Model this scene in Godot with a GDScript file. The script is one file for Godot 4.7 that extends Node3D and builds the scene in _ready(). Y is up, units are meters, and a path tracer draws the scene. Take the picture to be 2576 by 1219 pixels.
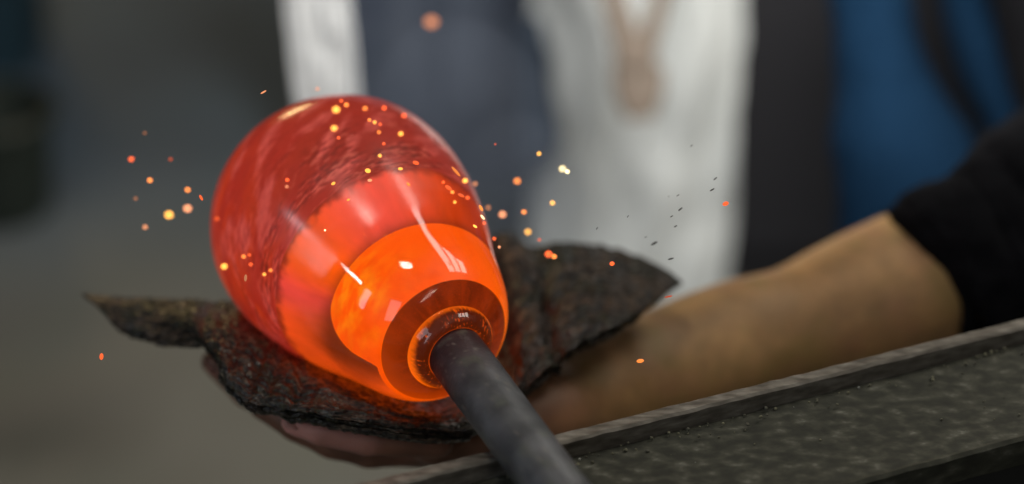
extends Node3D
# A hot glass vessel on a blowpipe, shaped in a wet, charred newspaper pad at the glass bench.

const FPX := 6440.0          # focal length in units of 1/2576 of the picture width
var eye := Vector3(0, 1.4, 0)
var pitch := deg_to_rad(30.0)
var rng := RandomNumberGenerator.new()
var used := {}

# ---------------------------------------------------------------- helpers
func right_dir() -> Vector3: return Vector3(1, 0, 0)
func up_dir() -> Vector3: return Vector3(0, cos(pitch), -sin(pitch))
func fwd_dir() -> Vector3: return Vector3(0, -sin(pitch), -cos(pitch))

# a surveyed point: bearing across, bearing down and distance ahead of the viewpoint, in metres
func W(x: float, y: float, d: float) -> Vector3:
	return eye + right_dir() * ((x - 1288.0) / FPX * d) + up_dir() * ((609.5 - y) / FPX * d) + fwd_dir() * d

func cam_vec(x: float, y: float, z: float) -> Vector3:
	return right_dir() * x + up_dir() * y - fwd_dir() * z

func lin(r: float, g: float, b: float) -> Color:
	return Color(r, g, b).linear_to_srgb()

func numbered(n: String) -> String:
	if not used.has(n):
		used[n] = 0
		return n
	used[n] += 1
	return "%s_%03d" % [n, used[n]]

func tag(o: Node3D, label: String, category: String, group := "", kind := ""):
	o.set_meta("label", label)
	o.set_meta("category", category)
	if group: o.set_meta("group", group)
	if kind: o.set_meta("kind", kind)

func thing(called: String, label: String, category: String, at: Vector3, group := "") -> Node3D:
	var o := Node3D.new()
	o.name = numbered(called)
	o.position = at
	add_child(o, true)
	tag(o, label, category, group)
	return o

func part(called: String, m: Mesh, mat: Material, parent: Node3D) -> MeshInstance3D:
	var o := MeshInstance3D.new()
	o.name = called if parent != self else numbered(called)
	o.mesh = m
	o.material_override = mat
	parent.add_child(o, true)
	return o

func noise(seed_: int, freq: float, octaves := 4, kind := FastNoiseLite.TYPE_SIMPLEX_SMOOTH) -> FastNoiseLite:
	var n := FastNoiseLite.new()
	n.seed = seed_
	n.frequency = freq
	n.noise_type = kind
	n.fractal_octaves = octaves
	return n

func ntex(seed_: int, freq: float, stops: Array, size := 512, octaves := 5, kind := FastNoiseLite.TYPE_SIMPLEX_SMOOTH) -> NoiseTexture2D:
	var t := NoiseTexture2D.new()
	t.width = size
	t.height = size
	t.seamless = true
	t.noise = noise(seed_, freq, octaves, kind)
	var g := Gradient.new()
	var offs := PackedFloat32Array()
	var cols := PackedColorArray()
	for s in stops:
		offs.append(s[0])
		cols.append(s[1])
	g.offsets = offs
	g.colors = cols
	t.color_ramp = g
	return t

func bump(seed_: int, freq: float, size := 512, kind := FastNoiseLite.TYPE_SIMPLEX_SMOOTH) -> NoiseTexture2D:
	var t := NoiseTexture2D.new()
	t.width = size
	t.height = size
	t.seamless = true
	t.noise = noise(seed_, freq, 5, kind)
	return t

func mat(color: Color, rough := 0.6, metal := 0.0) -> StandardMaterial3D:
	var m := StandardMaterial3D.new()
	m.albedo_color = color
	m.roughness = rough
	m.metallic = metal
	return m

func triplanar(m: StandardMaterial3D, tex: Texture2D, scale: float, relief: Texture2D = null, depth_cm := 0.0):
	m.albedo_texture = tex
	m.uv1_triplanar = true
	m.uv1_scale = Vector3.ONE * scale
	if relief:
		m.heightmap_enabled = true
		m.heightmap_texture = relief
		m.heightmap_scale = depth_cm

func catmull(a, b, c, d, t: float):
	return b * 1.0 + (c - a) * (0.5 * t) + (a * 2.0 - b * 5.0 + c * 4.0 - d) * (0.5 * t * t) + (b * 3.0 - a - c * 3.0 + d) * (0.5 * t * t * t)

func spline(pts: Array, n: int) -> Array:
	var out := []
	var last := pts.size() - 1
	for i in last:
		for k in n:
			out.append(catmull(pts[maxi(i - 1, 0)], pts[i], pts[i + 1], pts[mini(i + 2, last)], float(k) / n))
	out.append(pts[last])
	return out

# a sheet of rows x cols points; wrap joins the last column to the first
func sheet(p: PackedVector3Array, rows: int, cols: int, uv: PackedVector2Array, col := PackedColorArray(), flip := false) -> ArrayMesh:
	var idx := PackedInt32Array()
	var nor := PackedVector3Array()
	nor.resize(p.size())
	for r in rows - 1:
		for c in cols - 1:
			var a := r * cols + c
			var b := a + 1
			var e := a + cols
			var f := e + 1
			var tri := [a, e, b, b, e, f] if flip else [a, b, e, b, f, e]
			idx.append_array(PackedInt32Array(tri))
			for q in [0, 3]:
				var nn: Vector3 = (p[tri[q + 2]] - p[tri[q]]).cross(p[tri[q + 1]] - p[tri[q]])
				for w in 3:
					nor[tri[q + w]] += nn
	for r in rows:            # a seam that meets itself shares its normal
		var s := r * cols
		if p[s].distance_to(p[s + cols - 1]) < 1e-6:
			var both := nor[s] + nor[s + cols - 1]
			nor[s] = both
			nor[s + cols - 1] = both
	for i in nor.size():
		nor[i] = nor[i].normalized() if nor[i].length() > 1e-14 else Vector3.UP
	var arr := []
	arr.resize(Mesh.ARRAY_MAX)
	arr[Mesh.ARRAY_VERTEX] = p
	arr[Mesh.ARRAY_NORMAL] = nor
	arr[Mesh.ARRAY_TEX_UV] = uv
	if col.size(): arr[Mesh.ARRAY_COLOR] = col
	arr[Mesh.ARRAY_INDEX] = idx
	var m := ArrayMesh.new()
	m.add_surface_from_arrays(Mesh.PRIMITIVE_TRIANGLES, arr)
	return m

# profile of Vector2(radius, height along local y), turned round local y
func lathe(profile: Array, segs := 96, tint = null) -> ArrayMesh:
	var p := PackedVector3Array()
	var uv := PackedVector2Array()
	var col := PackedColorArray()
	var rows := profile.size()
	for i in rows:
		for k in segs + 1:
			var f := TAU * (k % segs) / segs
			var v := Vector3(profile[i].x * cos(f), profile[i].y, profile[i].x * sin(f))
			p.append(v)
			uv.append(Vector2(float(k) / segs, float(i) / (rows - 1)))
			if tint: col.append(tint.call(v))
	return sheet(p, rows, segs + 1, uv, col)

# rings given as [centre, radius across, radius deep]; the tube runs through them
func tube(rings: Array, segs: int, n: int, side: Vector3, wob: FastNoiseLite, amp: float) -> ArrayMesh:
	var cs := []
	var rs := []
	for r in rings:
		cs.append(r[0])
		rs.append(Vector2(r[1], r[2]))
	cs = spline(cs, n)
	rs = spline(rs, n)
	var p := PackedVector3Array()
	var uv := PackedVector2Array()
	for i in cs.size():
		var dir: Vector3 = (cs[mini(i + 1, cs.size() - 1)] - cs[maxi(i - 1, 0)]).normalized()
		var u := side.cross(dir).normalized()
		var s := dir.cross(u).normalized()
		for k in segs + 1:
			var f := TAU * (k % segs) / segs
			var o: Vector3 = u * cos(f) * rs[i].x + s * sin(f) * rs[i].y
			var q: Vector3 = cs[i] + o
			if wob: q += o.normalized() * amp * wob.get_noise_3dv(q)
			p.append(q)
			uv.append(Vector2(float(k) / segs, float(i) / cs.size()))
	return sheet(p, cs.size(), segs + 1, uv)

# a turned shape that changes from profile pa to pb by angle
func lathe_between(pa: Array, pb: Array, segs: int, weight) -> ArrayMesh:
	var p := PackedVector3Array()
	var uv := PackedVector2Array()
	for i in pa.size():
		for k in segs + 1:
			var f := TAU * (k % segs) / segs
			var q: Vector2 = pa[i].lerp(pb[i], weight.call(rad_to_deg(f)))
			p.append(Vector3(q.x * cos(f), q.y, q.x * sin(f)))
			uv.append(Vector2(float(k) / segs, float(i) / (pa.size() - 1)))
	return sheet(p, pa.size(), segs + 1, uv)

# closed polygon profile (side, up) swept from a to b with worn, slightly uneven faces
func bar(poly: Array, a: Vector3, b: Vector3, side: Vector3, up: Vector3, n: int, wear: FastNoiseLite, amp: float) -> ArrayMesh:
	var st := SurfaceTool.new()
	st.begin(Mesh.PRIMITIVE_TRIANGLES)
	var m := poly.size()
	var pts := []
	for i in n + 1:
		var c := a.lerp(b, float(i) / n)
		var ring := []
		for q in poly:
			var v: Vector3 = c + side * q.x + up * q.y
			v += side * wear.get_noise_3dv(v) * amp + up * wear.get_noise_3dv(v + Vector3(3, 7, 1)) * amp
			ring.append(v)
		pts.append(ring)
	for i in n:
		for k in m:
			var k2 := (k + 1) % m
			for v in [pts[i][k], pts[i][k2], pts[i + 1][k], pts[i][k2], pts[i + 1][k2], pts[i + 1][k]]:
				st.set_smooth_group(-1)
				st.add_vertex(v)
	for e in [0, n]:
		for k in range(1, m - 1):
			for v in ([pts[e][0], pts[e][k], pts[e][k + 1]] if e else [pts[e][0], pts[e][k + 1], pts[e][k]]):
				st.add_vertex(v)
	st.generate_normals()
	return st.commit()

# smooth body through tapered bones [a, b, ra, rb, blend], meshed as surface nets
func body_mesh(bones: Array, cell: float, tint: Callable) -> ArrayMesh:
	var lo := Vector3.ONE * 1e9
	var hi := -lo
	for b in bones:
		var r := maxf(b[2], b[3]) + 0.02
		for q in [b[0], b[1]]:
			lo = lo.min(q - Vector3.ONE * r)
			hi = hi.max(q + Vector3.ONE * r)
	var nx := int((hi.x - lo.x) / cell) + 2
	var ny := int((hi.y - lo.y) / cell) + 2
	var nz := int((hi.z - lo.z) / cell) + 2
	var f := PackedFloat32Array()
	f.resize(nx * ny * nz)
	f.fill(1.0)
	for b in bones:
		var A: Vector3 = b[0]
		var B: Vector3 = b[1]
		var ra: float = b[2]
		var rb: float = b[3]
		var k: float = b[4]
		var r: float = maxf(ra, rb) + k + cell * 2.5
		var l := ((A.min(B) - Vector3.ONE * r - lo) / cell).floor()
		var h := ((A.max(B) + Vector3.ONE * r - lo) / cell).ceil()
		var ab := B - A
		var inv := 1.0 / maxf(ab.length_squared(), 1e-9)
		for z in range(maxi(int(l.z), 0), mini(int(h.z), nz - 1) + 1):
			for y in range(maxi(int(l.y), 0), mini(int(h.y), ny - 1) + 1):
				for x in range(maxi(int(l.x), 0), mini(int(h.x), nx - 1) + 1):
					var q := lo + Vector3(x, y, z) * cell
					var t := clampf((q - A).dot(ab) * inv, 0.0, 1.0)
					var d := q.distance_to(A + ab * t) - lerpf(ra, rb, t)
					var at := x + nx * (y + ny * z)
					var o := f[at]
					var w := maxf(k - absf(d - o), 0.0) / k
					f[at] = minf(d, o) - w * w * k * 0.25
	var vert := {}
	var p := PackedVector3Array()
	var idx := PackedInt32Array()
	var corner := [0, 1, nx, nx + 1, nx * ny, nx * ny + 1, nx * ny + nx, nx * ny + nx + 1]
	var off := [Vector3(0, 0, 0), Vector3(1, 0, 0), Vector3(0, 1, 0), Vector3(1, 1, 0), Vector3(0, 0, 1), Vector3(1, 0, 1), Vector3(0, 1, 1), Vector3(1, 1, 1)]
	var edges := [[0, 1], [2, 3], [4, 5], [6, 7], [0, 2], [1, 3], [4, 6], [5, 7], [0, 4], [1, 5], [2, 6], [3, 7]]
	for z in nz - 1:
		for y in ny - 1:
			for x in nx - 1:
				var at := x + nx * (y + ny * z)
				var inside := 0
				for c in corner:
					if f[at + c] < 0.0: inside += 1
				if inside == 0 or inside == 8: continue
				var sum := Vector3.ZERO
				var cnt := 0
				for e in edges:
					var fa := f[at + corner[e[0]]]
					var fb := f[at + corner[e[1]]]
					if (fa < 0.0) != (fb < 0.0):
						sum += off[e[0]].lerp(off[e[1]], fa / (fa - fb))
						cnt += 1
				vert[at] = p.size()
				p.append(lo + (Vector3(x, y, z) + sum / cnt) * cell)
	var step := [1, nx, nx * ny]
	for at in vert:
		for ax in 3:
			var u: int = step[(ax + 1) % 3]
			var v: int = step[(ax + 2) % 3]
			if at + step[ax] >= f.size(): continue
			var s0 := f[at] < 0.0
			var s1 := f[at + step[ax]] < 0.0
			if s0 == s1 or not (vert.has(at - u) and vert.has(at - v) and vert.has(at - u - v)): continue
			var q := [vert[at], vert[at - u], vert[at - u - v], vert[at - v]]
			if not s0: q.reverse()
			idx.append_array(PackedInt32Array([q[0], q[1], q[2], q[0], q[2], q[3]]))
	var nor := PackedVector3Array()
	nor.resize(p.size())
	for i in range(0, idx.size(), 3):
		var nn := (p[idx[i + 2]] - p[idx[i]]).cross(p[idx[i + 1]] - p[idx[i]])
		for w in 3: nor[idx[i + w]] += nn
	var col := PackedColorArray()
	for i in p.size():
		nor[i] = nor[i].normalized()
		col.append(tint.call(p[i]))
	var arr := []
	arr.resize(Mesh.ARRAY_MAX)
	arr[Mesh.ARRAY_VERTEX] = p
	arr[Mesh.ARRAY_NORMAL] = nor
	arr[Mesh.ARRAY_COLOR] = col
	arr[Mesh.ARRAY_INDEX] = idx
	var m := ArrayMesh.new()
	m.add_surface_from_arrays(Mesh.PRIMITIVE_TRIANGLES, arr)
	return m

func plain_picture(w: int, h: int, fn: Callable) -> ImageTexture:
	var im := Image.create(w, h, false, Image.FORMAT_RGB8)
	for y in h:
		for x in w:
			var c: Vector3 = fn.call((x + 0.5) / w, (y + 0.5) / h)
			im.set_pixel(x, y, Color(c.x, c.y, c.z))
	return ImageTexture.create_from_image(im)

func picture(w: int, h: int, fn: Callable) -> ImageTexture:
	var im := Image.create(w, h, false, Image.FORMAT_RGB8)
	for y in h:
		for x in w:
			var c: Vector3 = fn.call((x + 0.5) / w, (y + 0.5) / h)
			im.set_pixel(x, y, Color(c.x, c.y, c.z).linear_to_srgb())
	return ImageTexture.create_from_image(im)

func bell(x: float, c: float, w: float) -> float:
	var d := wrapf(x - c, -180.0, 180.0) / w
	return exp(-d * d)

# ---------------------------------------------------------------- the scene
func _ready():
	rng.seed = 7
	camera_and_light()
	setting()
	background_things()
	rail()
	vessel()
	pad()
	person()
	sparks()
	ash()
	smoke()

func smoke():
	# thin smoke drifting off the scorched paper, right of the vessel
	for q in [[1180, 330, 1.80, 0.13, 0.17, 0.8], [1310, 480, 1.84, 0.10, 0.10, 0.7], [1120, 130, 1.92, 0.16, 0.16, 0.22]]:
		var f := FogVolume.new()
		f.name = numbered("smoke_wisp")
		f.shape = RenderingServer.FOG_VOLUME_SHAPE_ELLIPSOID
		f.size = Vector3(q[3], q[4], 0.16)
		f.position = W(q[0], q[1], q[2])
		f.rotation.z = 0.4
		var fm := FogMaterial.new()
		fm.albedo = Color(0.75, 0.8, 0.9)
		fm.density = q[5]
		f.material = fm
		add_child(f, true)
		tag(f, "thin smoke drifting between the vessel and the pale sheet", "smoke", "smoke over the newspaper", "stuff")

func camera_and_light():
	var cam := Camera3D.new()
	cam.name = "camera"
	cam.transform = Transform3D(Basis(right_dir(), up_dir(), -fwd_dir()), eye)
	cam.fov = rad_to_deg(2.0 * atan(609.5 / FPX))
	cam.near = 0.05
	cam.far = 60.0
	var attr := CameraAttributesPhysical.new()
	attr.frustum_focal_length = 70.0
	attr.exposure_aperture = 1.45
	attr.frustum_focus_distance = 1.49
	attr.frustum_near = 0.05
	attr.frustum_far = 60.0
	cam.attributes = attr
	add_child(cam)
	cam.fov = rad_to_deg(2.0 * atan(609.5 / FPX))
	cam.current = true

	var we := WorldEnvironment.new()
	we.name = "world_environment"
	var e := Environment.new()
	e.background_mode = Environment.BG_COLOR
	e.background_color = lin(0.014, 0.016, 0.019)
	e.tonemap_mode = Environment.TONE_MAPPER_LINEAR
	e.tonemap_exposure = 1.0
	e.sdfgi_enabled = true
	e.ssao_enabled = true
	e.ssil_enabled = true
	we.environment = e
	e.volumetric_fog_enabled = true
	e.volumetric_fog_density = 0.0
	add_child(we)

	# lamps of the workshop, all out of frame: tubes above the bench, skylights, windows, a furnace mouth and two added fill lights
	var ball_at := W(1085, 790, 1.5)
	tube_fitting("three-tube fluorescent fitting high above the bench", Vector3(-0.53, 3.0, -1.33), 0.0, 0.5, 0.09, 0.30)
	tube_fitting("three-tube fluorescent fitting behind the viewpoint, running away from it", Vector3(0.80, 1.95, 0.45), PI / 2, 1.3, 0.12, 0.15)
	glow_panel("skylight", "large frosted skylight above the sleeved arm", "skylight", W(1500, 800, 1.6) + Vector3(0.50, 0.80, -0.42).normalized() * 2.2, W(1500, 800, 1.6), Vector2(1.4, 0.9), 2.35, Color(1.0, 0.98, 0.94), 2)
	glow_panel("high_window", "small bright window high on the left of the bench", "window", Vector3(-2.23, 1.89, -0.99), ball_at, Vector2(0.13, 0.11), 0.13, Color(0.93, 0.97, 1.0))
	glow_panel("tall_window", "tall narrow dim window left of the bench", "window", Vector3(-2.3, 1.5, -0.68), ball_at, Vector2(0.2, 0.9), 0.22, Color(0.9, 0.93, 1.0))
	glow_panel("added_fill_panel", "added pale fill panel behind the viewpoint on the left", "window", Vector3(-1.3, 1.75, 0.55), ball_at, Vector2(0.8, 1.2), 0.25, Color(0.92, 0.96, 1.0))  # unseen panel added as front fill for pad, fingers and pipe
	glow_panel("furnace_mouth_light", "glowing furnace mouth far across the workshop", "furnace mouth", Vector3(-1.16, 1.24, -4.6), ball_at, Vector2(0.5, 0.34), 0.7, Color(1.0, 0.86, 0.60))
	glow_panel("added_fill_lamp", "added square fill light aimed at the hanging sheet", "added fill light", Vector3(0.20, 0.95, -1.62), Vector3(0.20, 0.70, -2.29), Vector2(0.3, 0.3), 0.92, Color(1.0, 0.985, 0.95))  # unseen lamp added to brighten the sheet and towel

func glow_panel(called: String, label: String, category: String, at: Vector3, aim: Vector3, size: Vector2, power: float, tint: Color, bars := 0):
	var t := thing(called, label, category, at)
	t.look_at_from_position(at, aim, Vector3.UP)
	var pane := BoxMesh.new()
	pane.size = Vector3(size.x, size.y, 0.02)
	var glow := mat(Color.BLACK)
	glow.emission_enabled = true
	glow.emission = tint
	glow.emission_energy_multiplier = 1.5
	part("glowing_pane", pane, glow, t)
	var shell := BoxMesh.new()
	shell.size = Vector3(size.x + 0.04, size.y + 0.04, 0.03)
	part("housing", shell, mat(lin(0.08, 0.08, 0.08), 0.6), t).position = Vector3(0, 0, 0.027)
	var fm := mat(lin(0.3, 0.3, 0.3))
	for k in [-1, 1]:
		var b := BoxMesh.new()
		b.size = Vector3(0.05, size.y + 0.1, 0.06)
		part("frame_side", b, fm, t).position = Vector3(k * (size.x / 2 + 0.026), 0, 0)
		b = BoxMesh.new()
		b.size = Vector3(size.x, 0.05, 0.06)
		part("frame_rail", b, fm, t).position = Vector3(0, k * (size.y / 2 + 0.026), 0)
	for k in bars:
		var b := BoxMesh.new()
		b.size = Vector3(size.x, 0.07, 0.02)
		part("glazing_bar", b, fm, t).position = Vector3(0, size.y * ((k + 1.0) / (bars + 1) - 0.5), -0.06)
	var al := AreaLight3D.new()
	al.name = "pane_light"
	al.area_size = size
	al.light_color = tint
	al.light_energy = power
	al.area_range = 12.0
	al.shadow_enabled = true
	al.position = Vector3(0, 0, -0.04)
	t.add_child(al)

func tube_fitting(label: String, at: Vector3, turn: float, wide: float, gap: float, power: float):
	var t := thing("fluorescent_lamp", label, "ceiling lamp", at)
	t.rotation.y = turn
	var house := BoxMesh.new()
	house.size = Vector3(wide + 0.05, 0.04, gap * 3.4)
	part("housing", house, mat(lin(0.5, 0.5, 0.5), 0.5), t).position = Vector3(0, 0.04, 0)
	var glow := mat(Color.BLACK)
	glow.emission_enabled = true
	glow.emission = lin(1.0, 0.98, 0.9)
	glow.emission_energy_multiplier = 3.0
	for k in 3:
		var c := CapsuleMesh.new()
		c.radius = 0.012
		c.height = wide
		c.radial_segments = 12
		var o := part("tube", c, glow, t)
		o.rotation.z = PI / 2
		o.position = Vector3(0, 0, (k - 1) * gap)
		var al := AreaLight3D.new()
		al.name = "tube_light"
		al.area_size = Vector2(wide - 0.02, 0.024)
		al.light_color = Color(1.0, 0.985, 0.94)
		al.light_energy = power
		al.area_range = 8.0
		al.shadow_enabled = true
		al.rotation.x = -PI / 2
		al.position = Vector3(0, -0.014, (k - 1) * gap)
		t.add_child(al, true)

# ---------------------------------------------------------------- setting and background
func setting():
	var n1 := noise(3, 1.1, 4)
	var n2 := noise(4, 4.0, 5)
	var p := PackedVector3Array()
	var uv := PackedVector2Array()
	var col := PackedColorArray()
	var R := 140
	for r in R:
		for c in R:
			var x := -5.0 + 10.0 * c / (R - 1)
			var z := -9.0 + 11.0 * r / (R - 1)
			p.append(Vector3(x, 0, z))
			uv.append(Vector2(x, z))
			var a := n1.get_noise_2d(x * 2.0, z * 2.0) * 0.5 + 0.5
			var b := n2.get_noise_2d(x, z) * 0.5 + 0.5
			var blue := smoothstep(-2.2, -2.7, z)
			var k := Vector3(0.105, 0.102, 0.086).lerp(Vector3(0.070, 0.098, 0.128), blue)
			k *= 0.62 + 0.62 * a + 0.14 * b
			var painted_shadow := exp(-pow((x + 0.50) / 0.10, 2) - pow((z + 2.05) / 0.045, 2)) * 0.45  # soft cast shadow painted into the floor colour
			k *= 1.0 - painted_shadow
			col.append(Color(k.x, k.y, k.z))
	var m := mat(Color.WHITE, 0.75)
	m.vertex_color_use_as_albedo = true
	var f := part("floor", sheet(p, R, R, uv, col), m, self)
	f.set_meta("kind", "structure")
	f.set_meta("label", "grey concrete workshop floor, far below and out of focus")

func rounded_box(size: Vector3, r: float) -> ArrayMesh:
	var poly := []
	for q in [[1, 1, 0], [-1, 1, 90], [-1, -1, 180], [1, -1, 270]]:
		for k in 4:
			var f: float = deg_to_rad(q[2] + k * 30.0)
			poly.append(Vector2(q[0] * (size.x / 2 - r) + cos(f) * r, q[1] * (size.z / 2 - r) + sin(f) * r))
	return bar(poly, Vector3.ZERO, Vector3(0, size.y, 0), Vector3(1, 0, 0), Vector3(0, 0, 1), 4, noise(1, 1.0), 0.0)

func on_floor(x: float, y: float) -> Vector3:      # where the floor lies on that bearing
	var way := W(x, y, 1.0) - eye
	return eye + way * (eye.y / -way.y)

func hang(x: float, y: float, high: float, top_x := -1.0) -> Vector3:     # a point high above that spot of floor
	return on_floor(x, y) + Vector3.UP * high

# a cloth hanging in folds from a to b (top edge), falling by drop
func cloth(a: Vector3, b: Vector3, drop: float, lean: Vector3, depth: float, waves: float, seed_: int, curl := 0.0) -> ArrayMesh:
	var n := noise(seed_, 2.2, 3)
	var p := PackedVector3Array()
	var uv := PackedVector2Array()
	var out := (b - a).cross(Vector3.UP).normalized()
	for side in 2:
		for r in 41:
			for c in 61:
				var u := c / 60.0
				var v := r / 40.0
				var q := a.lerp(b, u) + Vector3.DOWN * drop * v + lean * v
				q += out * (sin(u * waves * TAU + 1.3 * n.get_noise_2d(v * 0.8, u * 0.4) * 3.0) * depth + n.get_noise_2d(u * 3.0, v * 1.5) * depth * 1.4)
				q -= out * curl * pow(maxf(0.0, 0.42 - u) / 0.42, 1.6)
				q += (b - a).normalized() * n.get_noise_2d(v * 2.0 + 9.0, 0.3) * depth * 0.8
				p.append(q - out * 0.003 * side)
				uv.append(Vector2(u, v))
	var half := 41 * 61
	var st := SurfaceTool.new()
	st.append_from(sheet(p.slice(0, half), 41, 61, uv.slice(0, half)), 0, Transform3D.IDENTITY)
	st.append_from(sheet(p.slice(half), 41, 61, uv.slice(half), PackedColorArray(), true), 0, Transform3D.IDENTITY)
	return st.commit()

func background_things():
	# white towel behind the vessel
	var white := mat(lin(0.78, 0.80, 0.82), 0.85)
	triplanar(white, ntex(11, 0.02, [[0.0, Color(0.86, 0.86, 0.86)], [1.0, Color(1, 1, 1)]]), 3.0)
	var t := part("white_towel", cloth(W(688, -220, 2.0), W(862, -220, 2.0), 0.22, Vector3(0.012, 0, 0.0), 0.0008, 1.2, 21), white, self)
	tag(t, "narrow white towel hanging behind the top of the vessel", "towel")
	# pale sheet hanging to the floor, with a brown strap lying over it
	var pale := mat(lin(0.78, 0.81, 0.81), 0.9)
	triplanar(pale, ntex(12, 0.015, [[0.0, Color(0.90, 0.90, 0.90)], [1.0, Color(1, 1, 1)]]), 1.5)
	var a := hang(1330, 770, 0.62)
	var b := hang(1832, 770, 0.62)
	t = part("hanging_sheet", cloth(a, b, a.y - 0.01, Vector3(0.0, 0, 0), 0.007, 1.8, 33, 0.09), pale, self)
	tag(t, "wide pale dust sheet hanging in folds behind the newspaper and arm", "sheet")
	var strap := thing("leather_strap", "brown leather strap hanging in a V before the pale sheet", "strap", W(1600, 190, 2.34))
	var o := strap.position
	var leather := mat(lin(0.15, 0.115, 0.09), 0.7)
	part("strap_loop", tube([[W(1505, -160, 2.34) - o, 0.010, 0.004], [W(1545, 0, 2.34) - o, 0.011, 0.004], [W(1580, 120, 2.34) - o, 0.014, 0.006], [W(1600, 190, 2.34) - o, 0.020, 0.006], [W(1622, 120, 2.34) - o, 0.012, 0.006], [W(1662, 0, 2.34) - o, 0.008, 0.004], [W(1700, -160, 2.34) - o, 0.008, 0.004]], 12, 6, Vector3(0, 0, 1), null, 0.0), leather, strap)
	part("strap_end", tube([[W(1606, 170, 2.34) - o, 0.024, 0.006], [W(1608, 240, 2.34) - o, 0.022, 0.006], [W(1612, 300, 2.34) - o, 0.012, 0.004]], 12, 5, Vector3(0, 0, 1), null, 0.0), leather, strap)
	# blue-grey cabinet between the towel and the sheet
	var c1 := thing("steel_cabinet", "blue-grey steel cabinet standing between the towel and the pale sheet", "cabinet", on_floor(1105, 470) + Vector3(0, 0, -0.16))
	var bg := mat(lin(0.095, 0.11, 0.15), 0.6)
	triplanar(bg, ntex(13, 0.012, [[0.0, Color(0.55, 0.6, 0.7)], [0.5, Color(0.85, 0.88, 0.9)], [1.0, Color(1, 1, 1)]]), 2.0)
	part("carcass", rounded_box(Vector3(0.30, 0.85, 0.3), 0.01), bg, c1)
	for s in [-1, 1]:
		var d := part("door", rounded_box(Vector3(0.13, 0.72, 0.012), 0.004), bg, c1)
		d.position = Vector3(s * 0.071, 0.08, 0.157)
		var h := part("handle", rounded_box(Vector3(0.012, 0.12, 0.02), 0.004), mat(lin(0.3, 0.3, 0.3), 0.4, 0.8), d)
		h.position = Vector3(-s * 0.048, 0.36, 0.014)
	var bag := part("cloth_bag", tube([[W(1335, 40, 2.6), 0.008, 0.008], [W(1338, 140, 2.6), 0.016, 0.012], [W(1345, 270, 2.6), 0.024, 0.02], [W(1345, 400, 2.6), 0.022, 0.018], [W(1345, 440, 2.6), 0.004, 0.004]], 20, 8, Vector3(0, 0, 1), noise(5, 12.0), 0.01), mat(lin(0.012, 0.022, 0.04), 0.9), self)
	tag(bag, "dark navy cloth bag hanging beside the pale sheet", "bag")
	# dark cabinet behind the arm, widened to stand in for shade between the trouser legs
	var c2 := thing("black_cabinet", "tall black cabinet behind the blue trousers", "cabinet", on_floor(2255, 740) + Vector3(0, 0, -0.19))
	var bk := mat(lin(0.016, 0.016, 0.021), 0.7)
	part("carcass", rounded_box(Vector3(0.395, 0.9, 0.35), 0.01), bk, c2)
	part("door", rounded_box(Vector3(0.36, 0.8, 0.012), 0.004), bk, c2).position = Vector3(0, 0.05, 0.182)
	# dark tub at the left edge, blue crate behind it
	var tub := thing("plastic_tub", "dark green plastic tub on the floor at the left edge", "tub", on_floor(10, 530))
	var tm := mat(lin(0.012, 0.018, 0.013), 0.6)
	part("tub_wall", lathe([Vector2(0.001, 0.004), Vector2(0.052, 0.004), Vector2(0.055, 0.008), Vector2(0.063, 0.12), Vector2(0.067, 0.124), Vector2(0.067, 0.13), Vector2(0.060, 0.13), Vector2(0.052, 0.015), Vector2(0.001, 0.012)], 40), tm, tub)
	part("tub_rim", lathe([Vector2(0.0675, 0.118), Vector2(0.071, 0.12), Vector2(0.071, 0.128), Vector2(0.0675, 0.131)], 40), tm, tub)
	var crate := thing("blue_crate", "dark blue crate on the floor at the top left corner", "crate", on_floor(-40, 130))
	var bm := mat(lin(0.008, 0.03, 0.045), 0.6)
	part("crate_body", rounded_box(Vector3(0.14, 0.2, 0.14), 0.008), bm, crate)
	part("crate_rim", rounded_box(Vector3(0.15, 0.02, 0.15), 0.008), bm, crate).position = Vector3(0, 0.201, 0)

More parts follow.
